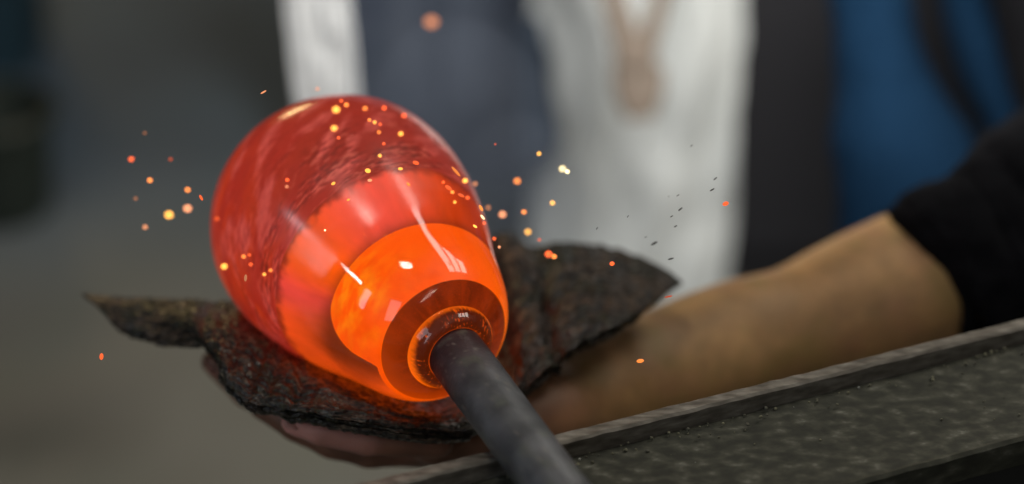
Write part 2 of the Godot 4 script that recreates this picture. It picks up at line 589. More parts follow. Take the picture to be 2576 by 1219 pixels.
# ---------------------------------------------------------------- the bench rail
func rail():
	var y0 := 0.0
	var L0 := W(1400, 1118, 1.456)
	var L1 := W(2576, 825, 1.565)
	L1.y = L0.y
	var dir := (L1 - L0).normalized()
	var side := Vector3.UP.cross(dir) * -1.0
	if side.z < 0: side = -side
	var a := L0 - dir * 0.45
	var b := L0 + dir * 0.75
	var t := thing("bench_rail", "worn steel bench rail under the blowpipe, grimy on top", "bench rail", Vector3(L0.x, 0, L0.z))
	var off := -t.position
	var wear := noise(8, 60.0, 3)
	var steel := mat(Color.WHITE, 0.55, 0.35)
	triplanar(steel, ntex(41, 0.03, [[0.0, lin(0.06, 0.05, 0.04)], [0.4, lin(0.15, 0.13, 0.105)], [0.7, lin(0.24, 0.215, 0.18)], [1.0, lin(0.36, 0.34, 0.3)]], 1024, 7), 5.0, bump(42, 0.05), 0.015)
	steel.uv1_scale = Vector3(1.6, 6, 6)
	var grime := mat(Color.WHITE, 0.8, 0.1)
	triplanar(grime, ntex(43, 0.012, [[0.0, lin(0.018, 0.017, 0.011)], [0.35, lin(0.028, 0.028, 0.018)], [0.55, lin(0.043, 0.042, 0.028)], [0.72, lin(0.062, 0.06, 0.042)], [0.85, lin(0.10, 0.098, 0.075)], [1.0, lin(0.2, 0.195, 0.16)]], 1024, 8), 3.7, bump(44, 0.05), 0.03)
	grime.uv1_scale = Vector3(4.5, 7, 7)
	var dark := mat(lin(0.02, 0.02, 0.02), 0.6, 0.3)
	var lip := [Vector2(-0.010, -0.05), Vector2(-0.010, -0.0015), Vector2(-0.0085, 0), Vector2(-0.0015, 0), Vector2(0, -0.0015), Vector2(0, -0.05)]
	var plate := [Vector2(0.0005, -0.030), Vector2(0.0005, -0.012), Vector2(0.083, -0.0125), Vector2(0.086, -0.0115), Vector2(0.088, -0.0135), Vector2(0.088, -0.030)]
	var apron := [Vector2(0.078, -0.12), Vector2(0.078, -0.0305), Vector2(0.0865, -0.0305), Vector2(0.0865, -0.12)]
	part("lip", bar(lip, a + off, b + off, side, Vector3.UP, 160, wear, 0.0007), steel, t)
	part("top_plate", bar(plate, a + off, b + off, side, Vector3.UP, 160, wear, 0.0006), grime, t)
	part("front_flange", bar(apron, a + off, b + off, side, Vector3.UP, 60, wear, 0.0006), dark, t)
	for k in [0.03, 0.95]:
		var foot := a.lerp(b, k)
		var leg := BoxMesh.new()
		leg.size = Vector3(0.05, foot.y - 0.13, 0.05)
		part("leg", leg, dark, t).position = Vector3(foot.x, (foot.y - 0.13) / 2, foot.z) + side * 0.05 + off
	# crumbs of scale and ash that gather against the lip
	var mm := MultiMesh.new()
	mm.transform_format = MultiMesh.TRANSFORM_3D
	mm.use_colors = true
	var ball := SphereMesh.new()
	ball.radius = 0.5
	ball.height = 0.8
	ball.radial_segments = 7
	ball.rings = 4
	mm.mesh = ball
	mm.instance_count = 420
	for i in 420:
		var near := rng.randf() < 0.72
		var s := rng.randf()
		var w := 0.003 + pow(rng.randf(), 2.0) * 0.014 if near else 0.004 + rng.randf() * 0.078
		var q := a.lerp(b, s) + side * w + Vector3.UP * (-0.0118 + rng.randf() * (0.0028 if near else 0.0005)) + off
		var r := rng.randf_range(0.0007, 0.0026) * (1.0 if near else 0.6)
		mm.set_instance_transform(i, Transform3D(Basis.from_euler(Vector3(rng.randf() * TAU, rng.randf() * TAU, 0)).scaled(Vector3(r, r, r * rng.randf_range(0.6, 1.3))), q))
		var k := rng.randf()
		mm.set_instance_color(i, Color(0.42, 0.42, 0.38) if k > 0.97 else Color(0.17, 0.16, 0.10).lerp(Color(0.08, 0.075, 0.055), rng.randf()))
	var cm := mat(Color.WHITE, 0.85)
	cm.vertex_color_use_as_albedo = true
	var crumbs := MultiMeshInstance3D.new()
	crumbs.name = "grime_crumbs"
	crumbs.multimesh = mm
	crumbs.material_override = cm
	crumbs.set_meta("kind", "stuff")
	t.add_child(crumbs)

# ---------------------------------------------------------------- vessel and blowpipe
var axis_basis: Basis
var mouth: Vector3

func hot(tex: Texture2D, energy: float, rough := 0.4, base := Color.BLACK) -> StandardMaterial3D:
	var m := mat(base, rough)
	m.emission_enabled = true
	m.emission = Color.WHITE
	m.emission_operator = BaseMaterial3D.EMISSION_OP_MULTIPLY
	m.emission_texture = tex
	m.emission_energy_multiplier = energy
	return m

func cm(a: Array) -> Array:
	var out := []
	for q in a: out.append(q * 0.01)
	return out

func vessel():
	mouth = W(1145, 889, 1.50)
	var th := deg_to_rad(42.0)
	var y := cam_vec(-0.700 * sin(th), 0.714 * sin(th), -cos(th)).normalized()
	var x := (right_dir() - y * right_dir().dot(y)).normalized()
	axis_basis = Basis(x, y, x.cross(y))
	var g := thing("glowing_glass_vessel", "glowing orange and red hot glass vessel on the blowpipe", "glass vessel", mouth)
	g.basis = axis_basis

	# clear outer skin: collar, dished shoulder, round gather, swelling body, round end
	var skin_pts := cm([Vector2(0.02, 0.3), Vector2(1.2, 0.25), Vector2(1.85, -0.15), Vector2(2.3, -0.1), Vector2(2.58, 0.3), Vector2(2.85, 0.62), Vector2(3.35, 0.85), Vector2(3.85, 1.15), Vector2(4.3, 1.6), Vector2(4.72, 2.25), Vector2(5.08, 3.05), Vector2(5.4, 4.0), Vector2(5.78, 5.3), Vector2(6.22, 6.7), Vector2(6.75, 8.2), Vector2(7.35, 10.0), Vector2(7.92, 12.0), Vector2(8.27, 14.0), Vector2(8.35, 15.9), Vector2(8.05, 18.0), Vector2(7.0, 20.2), Vector2(5.35, 22.0), Vector2(3.0, 23.15), Vector2(0.02, 23.5)])
	var skin := mat(Color(1.0, 0.88, 0.84, 0.0), 0.015)
	skin.refraction_enabled = true
	skin.refraction_scale = 0.05
	skin.roughness = 1.0
	skin.roughness_texture = plain_picture(8, 256, func(_u, v):
		var k := lerpf(0.012, 0.20, smoothstep(0.545, 0.575, v))
		return Vector3(k, k, k))
	part("clear_skin", lathe(spline(skin_pts, 6), 128), skin, g)

	# dark amber front of the gather, round the pipe end
	var nz := noise(51, 3.0, 4)
	var fine := noise(52, 14.0, 4)
	var front := cm([Vector2(0.02, 1.1), Vector2(1.7, 1.1), Vector2(2.6, 1.2), Vector2(3.4, 1.55), Vector2(3.98, 2.0), Vector2(4.2, 2.6)])
	var front_tex := picture(320, 160, func(u, v):
		var d := fine.get_noise_3d(cos(u * TAU) * 3.0, sin(u * TAU) * 3.0, v * 9.0)
		var s := nz.get_noise_3d(cos(u * TAU), sin(u * TAU), v * 0.5)
		var k := 0.8 + 0.45 * s + maxf(d - 0.22, 0.0) * 2.4
		var c := Vector3(0.215, 0.021, 0.001) * k
		c = c.lerp(Vector3(0.36, 0.040, 0.001), bell(u * 360.0, 210.0, 75.0) * smoothstep(0.25, 0.8, v))
		c = c.lerp(Vector3(0.62, 0.065, 0.001), bell(u * 360.0, 250.0, 45.0) * smoothstep(0.45, 0.82, v) * 0.7)
		c = c.lerp(Vector3(0.34, 0.035, 0.001), smoothstep(0.0, 0.35, nz.get_noise_3d(cos(u * TAU) * 2.4, v * 0.7, sin(u * TAU) * 2.4)) * 0.35)
		return c.lerp(Vector3(1.0, 0.13, 0.002), smoothstep(0.83, 0.85, v)))
	part("dark_shoulder", lathe(spline(front, 8), 96), hot(front_tex, 1.0), g)

	# the hot gather: a ball of bright orange glass
	var ball := []
	for k in 33:
		var f := deg_to_rad(lerpf(54.0, 178.0, k / 32.0))
		ball.append(Vector2(sin(f) * 4.78, 4.6 - cos(f) * 4.78) * 0.01)
	var ball_tex := picture(384, 192, func(u, v):
		var deg: float = u * 360.0
		var P := Vector3(cos(u * TAU), v * 2.2, sin(u * TAU))
		var s := nz.get_noise_3d(P.x * 0.7, P.y * 0.8, P.z * 0.7)
		var st := nz.get_noise_3d(P.x * 0.9 + 5.0, P.y * 1.4, P.z * 0.9)
		var c := Vector3(1.0, 0.105, 0.001)
		c = c.lerp(Vector3(1.0, 0.24, 0.004), clampf(bell(deg, 152.0, 34.0) * bell(v * 100.0, 30.0, 22.0) * (0.5 + 2.2 * st), 0, 1))
		c = c.lerp(Vector3(0.86, 0.07, 0.001), clampf(s * 0.9, 0, 0.5))
		c = c.lerp(Vector3(1.0, 0.20, 0.003), clampf(bell(deg, 325.0, 55.0) * 0.9, 0, 1))
		return c)
	part("hot_gather", lathe(ball, 96), hot(ball_tex, 1.0), g)

	# the clear band of the body, glowing from within; a groove parts it from the gather above and to the right
	var grooved := spline(cm([Vector2(2.6, 2.2), Vector2(2.8, 3.4), Vector2(3.2, 5.0), Vector2(3.9, 6.3), Vector2(4.9, 7.3), Vector2(6.15, 8.5), Vector2(6.9, 10.2)]), 8)
	var fused := spline(cm([Vector2(4.0, 2.0), Vector2(4.62, 2.9), Vector2(5.05, 4.1), Vector2(5.38, 5.3), Vector2(5.75, 6.7), Vector2(6.3, 8.3), Vector2(6.9, 10.2)]), 8)
	var grain0 := noise(63, 3.0, 4)
	var band_tex := picture(640, 128, func(u, v):
		var deg: float = u * 360.0
		var P := Vector3(cos(u * TAU), v, sin(u * TAU))
		var s := nz.get_noise_3d(P.x * 0.9, P.y * 0.8, P.z * 0.9)
		var st := nz.get_noise_3d(P.x * 2.6, P.y * 0.7, P.z * 2.6)
		var c := Vector3(0.86, 0.085, 0.012)
		c = c.lerp(Vector3(0.86, 0.092, 0.055), bell(deg, 100.0, 30.0))
		c = c.lerp(Vector3(1.0, 0.12, 0.002), bell(deg, 147.0, 17.0) * 0.9)
		c = c.lerp(Vector3(0.80, 0.07, 0.05), bell(deg, 170.0, 10.0))
		c = c.lerp(Vector3(0.23, 0.030, 0.004), bell(deg, 188.0, 20.0) * smoothstep(1.0, 0.45, v))
		c = c.lerp(Vector3(1.0, 0.12, 0.001), bell(deg, 252.0, 36.0))
		c = c.lerp(Vector3(1.0, 0.20, 0.003), bell(deg, 268.0, 12.0) * smoothstep(0.55, 0.1, v))
		c = c.lerp(Vector3(0.50, 0.040, 0.002), bell(deg, 35.0, 34.0))
		c = c.lerp(Vector3(1.0, 0.14, 0.002), bell(deg, 325.0, 35.0))
		c *= 1.0 + 0.22 * s + 0.10 * st
		var low := bell(deg, 255.0, 50.0)
		var rough_edge := grain0.get_noise_3d(P.x * 2.6, v * 3.0, P.z * 2.6)
		c = c.lerp(Vector3(0.13, 0.010, 0.006), smoothstep(0.91, 0.99, v + 0.05 * rough_edge) * 0.8)
		return c.lerp(Vector3(0.13, 0.017, 0.003), smoothstep(0.68, 0.50, v) * 0.85 * (1.0 - clampf(low * 1.6, 0.0, 1.0))))
	part("clear_band", lathe_between(grooved, fused, 192, func(deg: float) -> float: return smoothstep(166.0, 192.0, deg) * smoothstep(322.0, 296.0, deg)), hot(band_tex, 1.0), g)

	# the coloured, speckled back of the body
	var back := spline(cm([Vector2(6.88, 10.05), Vector2(7.15, 10.8), Vector2(7.55, 12.0), Vector2(7.88, 14.0), Vector2(7.95, 15.9), Vector2(7.65, 17.9), Vector2(6.65, 20.0), Vector2(5.0, 21.6), Vector2(2.8, 22.7), Vector2(0.02, 23.0)]), 6)
	var swirl := noise(61, 2.2, 4)
	var grain := noise(62, 7.0, 4)
	var red := func(u: float, v: float, kind: int) -> Vector3:
		var deg := u * 360.0
		var a := u * TAU + v * 2.2
		var s := swirl.get_noise_3d(cos(a) * 0.9, v * 4.0, sin(a) * 0.9)
		var f := grain.get_noise_3d(cos(a) * 1.15, v * 5.5, sin(a) * 1.15)
		var edge := smoothstep(0.50, 0.02, v)
		var top := bell(deg, 85.0, 75.0)
		var patchy := smoothstep(-0.15, 0.30, swirl.get_noise_3d(cos(a) * 0.8 + 4.0, v * 2.4, sin(a) * 0.8))
		var soft := swirl.get_noise_3d(cos(a) * 1.5 + 8.0, v * 3.0, sin(a) * 1.5)
		var speck := clampf(f * 2.6, -1.0, 1.0) * (0.10 + 0.90 * edge * patchy)
		if kind == 0:
			var c := Vector3(0.33, 0.022, 0.010)
			c = c.lerp(Vector3(0.60, 0.050, 0.004), clampf(s * 2.0 + 0.1 + 0.7 * bell(deg, 185.0, 40.0) * smoothstep(0.25, 0.6, v), 0, 1) * (1.0 - 0.55 * top))
			c = c.lerp(Vector3(0.16, 0.016, 0.009), clampf(top * 0.8 + 0.4 * s, 0, 1) * smoothstep(0.95, 0.1, v))
			c = c.lerp(Vector3(0.42, 0.060, 0.050), clampf(soft * 1.6, 0, 0.7))
			c = c.lerp(Vector3(0.07, 0.006, 0.005), clampf(speck, 0.0, 1.0) * 0.75)
			return c
		var d := Vector3(0.30, 0.055, 0.045)
		return d.lerp(Vector3(0.66, 0.36, 0.30), clampf(-speck * 1.2 + soft * 0.8, 0, 1)).lerp(Vector3(0.06, 0.02, 0.02), clampf(speck * 1.3, 0, 1))
	var red_m := hot(picture(640, 256, func(u, v): return red.call(u, v, 0)), 1.0, 0.5, Color.WHITE)
	red_m.albedo_texture = picture(640, 256, func(u, v): return red.call(u, v, 1))
	part("colour_layer", lathe(back, 128), red_m, g)

	# amber seal of glass round the pipe end, full of seeds
	var seeds := noise(71, 6.5, 3)
	var seal := spline(cm([Vector2(1.72, 0.9), Vector2(1.74, 0.12), Vector2(1.95, 0.0), Vector2(2.2, 0.15), Vector2(2.4, 0.55), Vector2(2.5, 1.15)]), 6)
	var seal_tex := picture(384, 64, func(u, v):
		var s := seeds.get_noise_3d(cos(u * TAU) * 1.6, sin(u * TAU) * 1.6, v * 0.9)
		var big_seed := smoothstep(0.22, 0.42, s) * smoothstep(-0.25, 0.15, nz.get_noise_3d(cos(u * TAU) * 1.3, sin(u * TAU) * 1.3, 3.0))
		var c := Vector3(0.075, 0.0095, 0.001).lerp(Vector3(0.55, 0.075, 0.003), big_seed)
		var low := bell(u * 360.0, 215.0, 75.0)
		var edge := smoothstep(0.84 - 0.26 * low, 0.93, v + 0.05 * s) * (0.55 + 0.45 * low)
		c = c.lerp(Vector3(1.0, 0.16, 0.003), clampf(edge, 0, 1))
		return c.lerp(Vector3(0.85, 0.10, 0.004), bell(v * 100.0, 22.0, 5.0) * (0.35 + 0.5 * low)))
	part("pipe_seal", lathe(seal, 128), hot(seal_tex, 1.0), g)

	# its glow on what is round it
	var ol := OmniLight3D.new()
	ol.name = "glass_glow"
	ol.light_color = Color(1.0, 0.42, 0.10)
	ol.light_energy = 0.0015
	ol.light_size = 0.01
	ol.omni_range = 4.0
	ol.omni_attenuation = 2.0
	ol.shadow_enabled = true
	ol.position = Vector3(0, 0.05, 0)
	g.add_child(ol)

	# the blowpipe
	var pipe := thing("blowpipe", "dark steel blowpipe running from the vessel towards the lower right", "blowpipe", mouth)
	var py := cam_vec(-0.635 * sin(th), 0.772 * sin(th), -cos(th)).normalized()
	var px := (right_dir() - py * right_dir().dot(py)).normalized()
	pipe.basis = Basis(px, py, px.cross(py))
	var pn := noise(81, 40.0, 4)
	var pn2 := noise(82, 160.0, 3)
	var prof := spline(cm([Vector2(0.9, 0.86), Vector2(1.55, 0.88), Vector2(1.68, 0.75), Vector2(1.72, 0.3), Vector2(1.74, -2.0), Vector2(1.74, -4.0), Vector2(1.70, -8.0), Vector2(1.66, -14.0), Vector2(1.62, -22.0), Vector2(1.6, -40.0)]), 14)
	var scale_tint := func(v: Vector3) -> Color:
		var t := clampf(-v.y / 0.06, 0.0, 1.0)
		var k := Vector3(0.075, 0.044, 0.047).lerp(Vector3(0.150, 0.152, 0.158), smoothstep(0.0, 1.0, t))
		var s := pn.get_noise_3dv(v)
		k *= 1.0 + 0.75 * s
		k = k.lerp(Vector3(0.16, 0.17, 0.13), smoothstep(0.18, 0.5, pn.get_noise_3dv(v * 1.4 + Vector3(2, 5, 1))) * 0.5)
		k = k.lerp(Vector3(0.30, 0.28, 0.24), smoothstep(0.42, 0.6, pn2.get_noise_3dv(v)) * 0.5)
		return Color(k.x, k.y, k.z)
	var pm := mat(Color.WHITE, 0.42, 0.5)
	pm.vertex_color_use_as_albedo = true
	pm.uv1_triplanar = true
	pm.uv1_scale = Vector3.ONE * 12.0
	pm.heightmap_enabled = true
	pm.heightmap_texture = bump(83, 0.05)
	pm.heightmap_scale = 0.015
	part("pipe_shaft", lathe(prof, 72, scale_tint), pm, pipe)

# ---------------------------------------------------------------- the newspaper pad
func pad():
	var cols := [
		[[203, 737, 1.66], [204, 739, 1.66], [206, 742, 1.66], [208, 746, 1.66]],
		[[262, 748, 1.66], [256, 757, 1.65], [250, 766, 1.645], [252, 778, 1.64]],
		[[330, 758, 1.66], [315, 772, 1.64], [302, 788, 1.63], [300, 814, 1.62]],
		[[410, 764, 1.66], [400, 785, 1.63], [392, 810, 1.61], [388, 836, 1.60]],
		[[500, 767, 1.66], [488, 795, 1.60], [478, 825, 1.575], [480, 858, 1.57]],
		[[560, 768, 1.66], [560, 815, 1.585], [540, 870, 1.55], [540, 905, 1.54]],
		[[610, 772, 1.66], [640, 850, 1.575], [610, 930, 1.54], [600, 985, 1.525]],
		[[660, 800, 1.67], [710, 895, 1.57], [690, 970, 1.535], [665, 1008, 1.52]],
		[[760, 840, 1.68], [800, 940, 1.56], [785, 995, 1.525], [770, 1020, 1.51]],
		[[900, 880, 1.70], [930, 995, 1.55], [920, 1030, 1.52], [905, 1046, 1.51]],
		[[1050, 880, 1.72], [1060, 1030, 1.555], [1060, 1052, 1.53], [1060, 1062, 1.52]],
		[[1150, 840, 1.74], [1180, 1010, 1.59], [1200, 1040, 1.55], [1210, 1062, 1.54]],
		[[1200, 720, 1.74], [1262, 910, 1.62], [1290, 975, 1.58], [1300, 1005, 1.575]],
		[[1250, 594, 1.73], [1310, 760, 1.65], [1325, 880, 1.60], [1340, 950, 1.585]],
		[[1390, 616, 1.73], [1395, 720, 1.67], [1400, 810, 1.62], [1405, 880, 1.595]],
		[[1500, 625, 1.73], [1500, 700, 1.68], [1505, 765, 1.64], [1500, 826, 1.61]],
		[[1600, 649, 1.72], [1605, 690, 1.69], [1605, 735, 1.66], [1600, 778, 1.635]],
		[[1675, 680, 1.70], [1676, 695, 1.69], [1678, 712, 1.68], [1676, 735, 1.67]],
		[[1716, 709, 1.69], [1717, 711, 1.69], [1717, 713, 1.69], [1716, 716, 1.69]],
	]
	var base := W(960, 900, 1.62)
	var t := thing("newspaper_pad", "wet charred newspaper pad cupping the underside of the vessel", "newspaper pad", base)
	var lines := [[], [], [], []]
	for c in cols:
		for r in 4:
			lines[r].append(W(c[r][0], c[r][1], c[r][2]) - base)
	var dense := []
	for r in 4: dense.append(spline(lines[r], 26))
	var m := mat(Color.WHITE, 0.85)
	m.vertex_color_use_as_albedo = true
	m.uv1_triplanar = true
	m.uv1_scale = Vector3.ONE * 14.0
	m.heightmap_enabled = true
	m.heightmap_texture = bump(92, 0.03)
	m.heightmap_scale = 0.05
	m.clearcoat_enabled = true
	m.clearcoat = 0.45
	m.clearcoat_roughness = 0.28
	m.clearcoat_texture = ntex(94, 0.02, [[0.0, Color.BLACK], [0.5, Color.BLACK], [0.62, Color.WHITE], [1, Color.WHITE]])
	m.roughness_texture = ntex(93, 0.03, [[0.0, Color(0.2, 0.2, 0.2)], [0.42, Color(0.5, 0.5, 0.5)], [0.6, Color(0.95, 0.95, 0.95)], [1, Color(1, 1, 1)]])
	for layer in 3:
		part("paper_layer", paper(dense, layer), m, t)

func paper(dense: Array, layer: int) -> ArrayMesh:
	var big := noise(100 + layer, 1.0, 3)
	var fibre := noise(110 + layer, 1.0, 5)
	var rag := noise(120 + layer, 1.0, 5)
	var tone := noise(130, 1.0, 5)
	var tone2 := noise(131, 1.0, 4)
	var n: int = dense[0].size()
	var R := 90
	var top := PackedVector3Array()
	var uv := PackedVector2Array()
	var col := PackedColorArray()
	var grid := []
	for i in R:
		var row := []
		for c in n:
			var v := i / float(R - 1)
			var far_end := smoothstep(0.0, 0.12, minf(c, n - 1 - c) / float(n))
			var edge := rag.get_noise_2d(c * 0.045, layer * 7.0) * 0.11 * far_end
			var start := (rag.get_noise_2d(c * 0.06 + 90.0, layer * 5.0) * 0.07 + 0.02) * far_end
			v = lerpf(start, 1.0 + edge - layer * 0.003, v)
			var cps := [dense[0][c], dense[1][c], dense[2][c], dense[3][c]]
			var s := clampf(v, 0.0, 1.0) * 3.0
			var k := mini(int(s), 2)
			var q: Vector3 = catmull(cps[maxi(k - 1, 0)], cps[k], cps[k + 1], cps[mini(k + 2, 3)], s - k)
			if v > 1.0: q += (cps[3] - cps[2]) * (v - 1.0) * 1.5
			row.append(q)
		grid.append(row)
	var seen := 0.0
	for i in range(4, R - 4, 6):
		for c in range(30, n - 30, 10):
			var e1: Vector3 = grid[i][c + 1] - grid[i][c - 1]
			var e2: Vector3 = grid[i + 1][c] - grid[i - 1][c]
			seen += e2.cross(e1).normalized().dot(-fwd_dir())
	var facing := 1.0 if seen > 0.0 else -1.0
	for i in R:
		for c in n:
			var du: Vector3 = grid[i][mini(c + 1, n - 1)] - grid[i][maxi(c - 1, 0)]
			var dv: Vector3 = grid[mini(i + 1, R - 1)][c] - grid[maxi(i - 1, 0)][c]
			var nn := dv.cross(du)
			nn = nn.normalized() if nn.length() > 1e-12 else Vector3.UP
			nn *= facing
			nn = nn.lerp(Vector3(0, 0.7, 0.7), 0.25).normalized()
			var q: Vector3 = grid[i][c]
			var v := i / float(R - 1)
			var soft := smoothstep(0.0, 0.16, minf(c, n - 1 - c) / float(n))
			var across: float = grid[0][c].distance_to(grid[R - 1][c])
			var U := c * 0.13
			var V := v * across * 190.0
			var lift := big.get_noise_2d(U * 0.10, V * 0.16)
			# torn layers: each step down is a sheet that ends in a ragged line along the pad
			var lay := v * 5.0 + lift * 1.5 + fibre.get_noise_2d(U * 0.7, V * 0.5) * 0.22
			var st := floorf(lay)
			var at := lay - st
			var h := -0.0017 * (st + smoothstep(0.62, 1.0, at)) + 0.004 * lift
			var fb := fibre.get_noise_2d(U * 0.55, V * 1.3)
			var pit := fibre.get_noise_2d(U * 1.3 + 40.0, V * 1.7)
			h += fb * 0.0010 + pit * 0.0004
			for cr in [[357.0, 5.0, 0.007], [118.0, 6.0, 0.002], [196.0, 4.0, 0.0025], [300.0, 5.0, 0.004]]:
				h -= cr[2] * exp(-pow((c + 10.0 * rag.get_noise_2d(v * 2.2, cr[0]) - cr[0]) / cr[1], 2.0))
			h += 0.003
			top.append(q + nn * (h - layer * 0.0035) * soft + Vector3(0, rag.get_noise_2d(U * 2.0, V), 0) * 0.001 * soft)
			uv.append(Vector2(c * 0.01, v))
			var a := tone.get_noise_2d(U * 0.28, V * 0.75) * 0.5 + 0.5
			var b := tone2.get_noise_2d(U * 0.16 + 9.0, V * 0.12) * 0.5 + 0.5
			var d := fibre.get_noise_2d(U * 0.5 + 7.0, V * 1.7)
			var k := Vector3(0.008, 0.0065, 0.006).lerp(Vector3(0.045, 0.024, 0.018), smoothstep(0.36, 0.62, a) * smoothstep(-0.45, 0.2, d))
			k = k.lerp(Vector3(0.26, 0.175, 0.11), smoothstep(0.46, 0.57, a * 0.5 + b * 0.5) * smoothstep(-0.25, 0.2, d + fb * 0.4))
			k = k.lerp(Vector3(0.075, 0.078, 0.026), smoothstep(0.47, 0.58, 1.0 - b) * 0.8 * smoothstep(-0.1, 0.3, d))
			k = k.lerp(Vector3(0.03, 0.037, 0.042), smoothstep(0.58, 0.75, tone2.get_noise_2d(U * 0.3 + 50.0, V * 0.3) * 0.5 + 0.5) * 0.6)
			k *= 1.0 - 0.65 * smoothstep(0.02, 0.28, -pit) - 0.3 * smoothstep(0.84, 1.0, at)
			k *= 0.5
			col.append(Color(k.x, k.y, k.z))
	# close the sheet: its underside is the same face a few millimetres lower
	var all := PackedVector3Array(top)
	var auv := PackedVector2Array(uv)
	var acol := PackedColorArray(col)
	for i in range(R - 1, -1, -1):
		for c in n:
			var thin := smoothstep(0.0, 0.12, minf(c, n - 1 - c) / float(n)) * 0.85 + 0.15
			all.append(top[i * n + c] + (Vector3(0, -0.002, 0) + fwd_dir() * 0.004) * thin)
			auv.append(uv[i * n + c])
			acol.append(col[i * n + c])
	return sheet(all, R * 2, n, auv, acol)

# ---------------------------------------------------------------- the person at the bench
func person():
	var o := thing("person", "person in black sleeves and blue trousers, bare right forearm holding the newspaper pad", "person", on_floor(2350, 1100))
	var off := -o.position
	var B := func(ax, ay, ad, bx, by, bd, ra, rb, k): return [W(ax, ay, ad) + off, W(bx, by, bd) + off, ra, rb, k]
	var bones := [
		# forearm, wrist, palm
		B.call(2640, 610, 1.80, 2420, 685, 1.785, 0.046, 0.0500, 0.02),
		B.call(2420, 685, 1.785, 2290, 734, 1.78, 0.0515, 0.051, 0.02),
		B.call(2290, 734, 1.78, 2160, 792, 1.775, 0.051, 0.0490, 0.02),
		B.call(2160, 788, 1.775, 1860, 888, 1.76, 0.0490, 0.0450, 0.02),
		B.call(1860, 888, 1.76, 1740, 928, 1.75, 0.0450, 0.0430, 0.02),
		B.call(1740, 928, 1.75, 1480, 998, 1.715, 0.0430, 0.0395, 0.02),
		B.call(1560, 985, 1.725, 1330, 1055, 1.645, 0.039, 0.032, 0.03),
		B.call(1480, 1005, 1.69, 1330, 1045, 1.655, 0.028, 0.026, 0.02),
		B.call(1480, 970, 1.73, 1330, 1000, 1.71, 0.028, 0.026, 0.02),
		B.call(1400, 1045, 1.64, 1100, 1110, 1.585, 0.022, 0.016, 0.015),
		B.call(1330, 1035, 1.64, 1060, 1110, 1.61, 0.024, 0.016, 0.015),
		B.call(1330, 1020, 1.67, 1040, 1090, 1.645, 0.024, 0.015, 0.015),
		B.call(1330, 1000, 1.70, 1060, 1050, 1.685, 0.022, 0.015, 0.015),
		# little finger
		B.call(1100, 1112, 1.56, 920, 1108, 1.55, 0.0105, 0.0094, 0.005),
		B.call(920, 1108, 1.55, 812, 1089, 1.546, 0.0094, 0.0086, 0.002),
		B.call(812, 1089, 1.546, 736, 1064, 1.546, 0.0086, 0.0076, 0.002),
		# ring finger
		B.call(1060, 1130, 1.61, 930, 1134, 1.605, 0.0115, 0.0112, 0.004),
		B.call(930, 1134, 1.605, 835, 1112, 1.603, 0.0112, 0.0108, 0.003),
		B.call(835, 1112, 1.603, 745, 1072, 1.605, 0.0108, 0.0102, 0.003),
		B.call(745, 1072, 1.605, 665, 1020, 1.612, 0.0102, 0.0096, 0.002),
		B.call(665, 1020, 1.612, 580, 945, 1.625, 0.0096, 0.008, 0.002),
		# middle finger
		B.call(1040, 1100, 1.645, 900, 1100, 1.64, 0.0115, 0.0112, 0.006),
		B.call(900, 1100, 1.64, 770, 1066, 1.64, 0.0112, 0.0105, 0.003),
		B.call(770, 1066, 1.64, 620, 990, 1.645, 0.0105, 0.0095, 0.003),
		B.call(620, 990, 1.645, 535, 912, 1.655, 0.0095, 0.008, 0.002),
		# index finger
		B.call(1060, 1050, 1.685, 810, 1010, 1.685, 0.0115, 0.0105, 0.006),
		B.call(810, 1010, 1.685, 670, 930, 1.69, 0.0105, 0.0095, 0.004),
		B.call(670, 930, 1.69, 600, 860, 1.70, 0.0095, 0.008, 0.004),
		# thumb, up behind the pad
		B.call(1380, 980, 1.70, 1270, 900, 1.745, 0.018, 0.013, 0.01),
		B.call(1270, 900, 1.745, 1170, 830, 1.78, 0.0125, 0.0115, 0.005),
		B.call(1170, 830, 1.78, 1100, 790, 1.80, 0.0115, 0.009, 0.004),
	]
	var mott := noise(141, 30.0, 4)
	var moles := [[W(1588, 962, 1.712) + off, 0.0026], [W(1572, 985, 1.712) + off, 0.0022], [W(1945, 805, 1.725) + off, 0.0015], [W(722, 1072, 1.54) + off, 0.0022]]
	var tint := func(v: Vector3) -> Color:
		var k := Vector3(0.40, 0.225, 0.092)
		var s := mott.get_noise_3dv(v)
		k *= 1.0 + 0.30 * s + 0.22 * mott.get_noise_3dv(v * 5.0) + 0.25 * mott.get_noise_3dv(v * 0.6 + Vector3(7, 7, 7))
		k = k.lerp(Vector3(0.30, 0.20, 0.06), clampf(mott.get_noise_3dv(v * 0.4 + Vector3(3, 9, 2)) * 2.0, 0, 0.55))
		k = k.lerp(Vector3(0.40, 0.20, 0.10), clampf(mott.get_noise_3dv(v * 0.5 + Vector3(1, 2, 3)) * 1.2, 0, 0.5))
		var hand_shade := smoothstep(W(1640, 0, 1.6).x + off.x, W(1240, 0, 1.6).x + off.x, v.x)  # hand and wrist darkened in colour for the shade under the pad
		k = k.lerp(Vector3(0.19, 0.082, 0.055) * (1.0 + 0.7 * s), hand_shade * 0.9)
		var tip: Vector3 = W(736, 1064, 1.546) + off
		var knuckle: Vector3 = W(920, 1108, 1.55) + off
		var along := clampf((v - tip).dot(knuckle - tip) / (knuckle - tip).length_squared(), 0.0, 1.0)
		k = k.lerp(Vector3(0.66, 0.31, 0.26), smoothstep(0.0125, 0.0095, v.distance_to(tip.lerp(knuckle, along))) * (1.0 - 0.6 * along))  # little finger painted paler and pinker, as if better lit
		for q in moles:
			k *= 1.0 - 0.75 * exp(-pow(v.distance_to(q[0]) / q[1], 2.0))
		return Color(k.x, k.y, k.z)
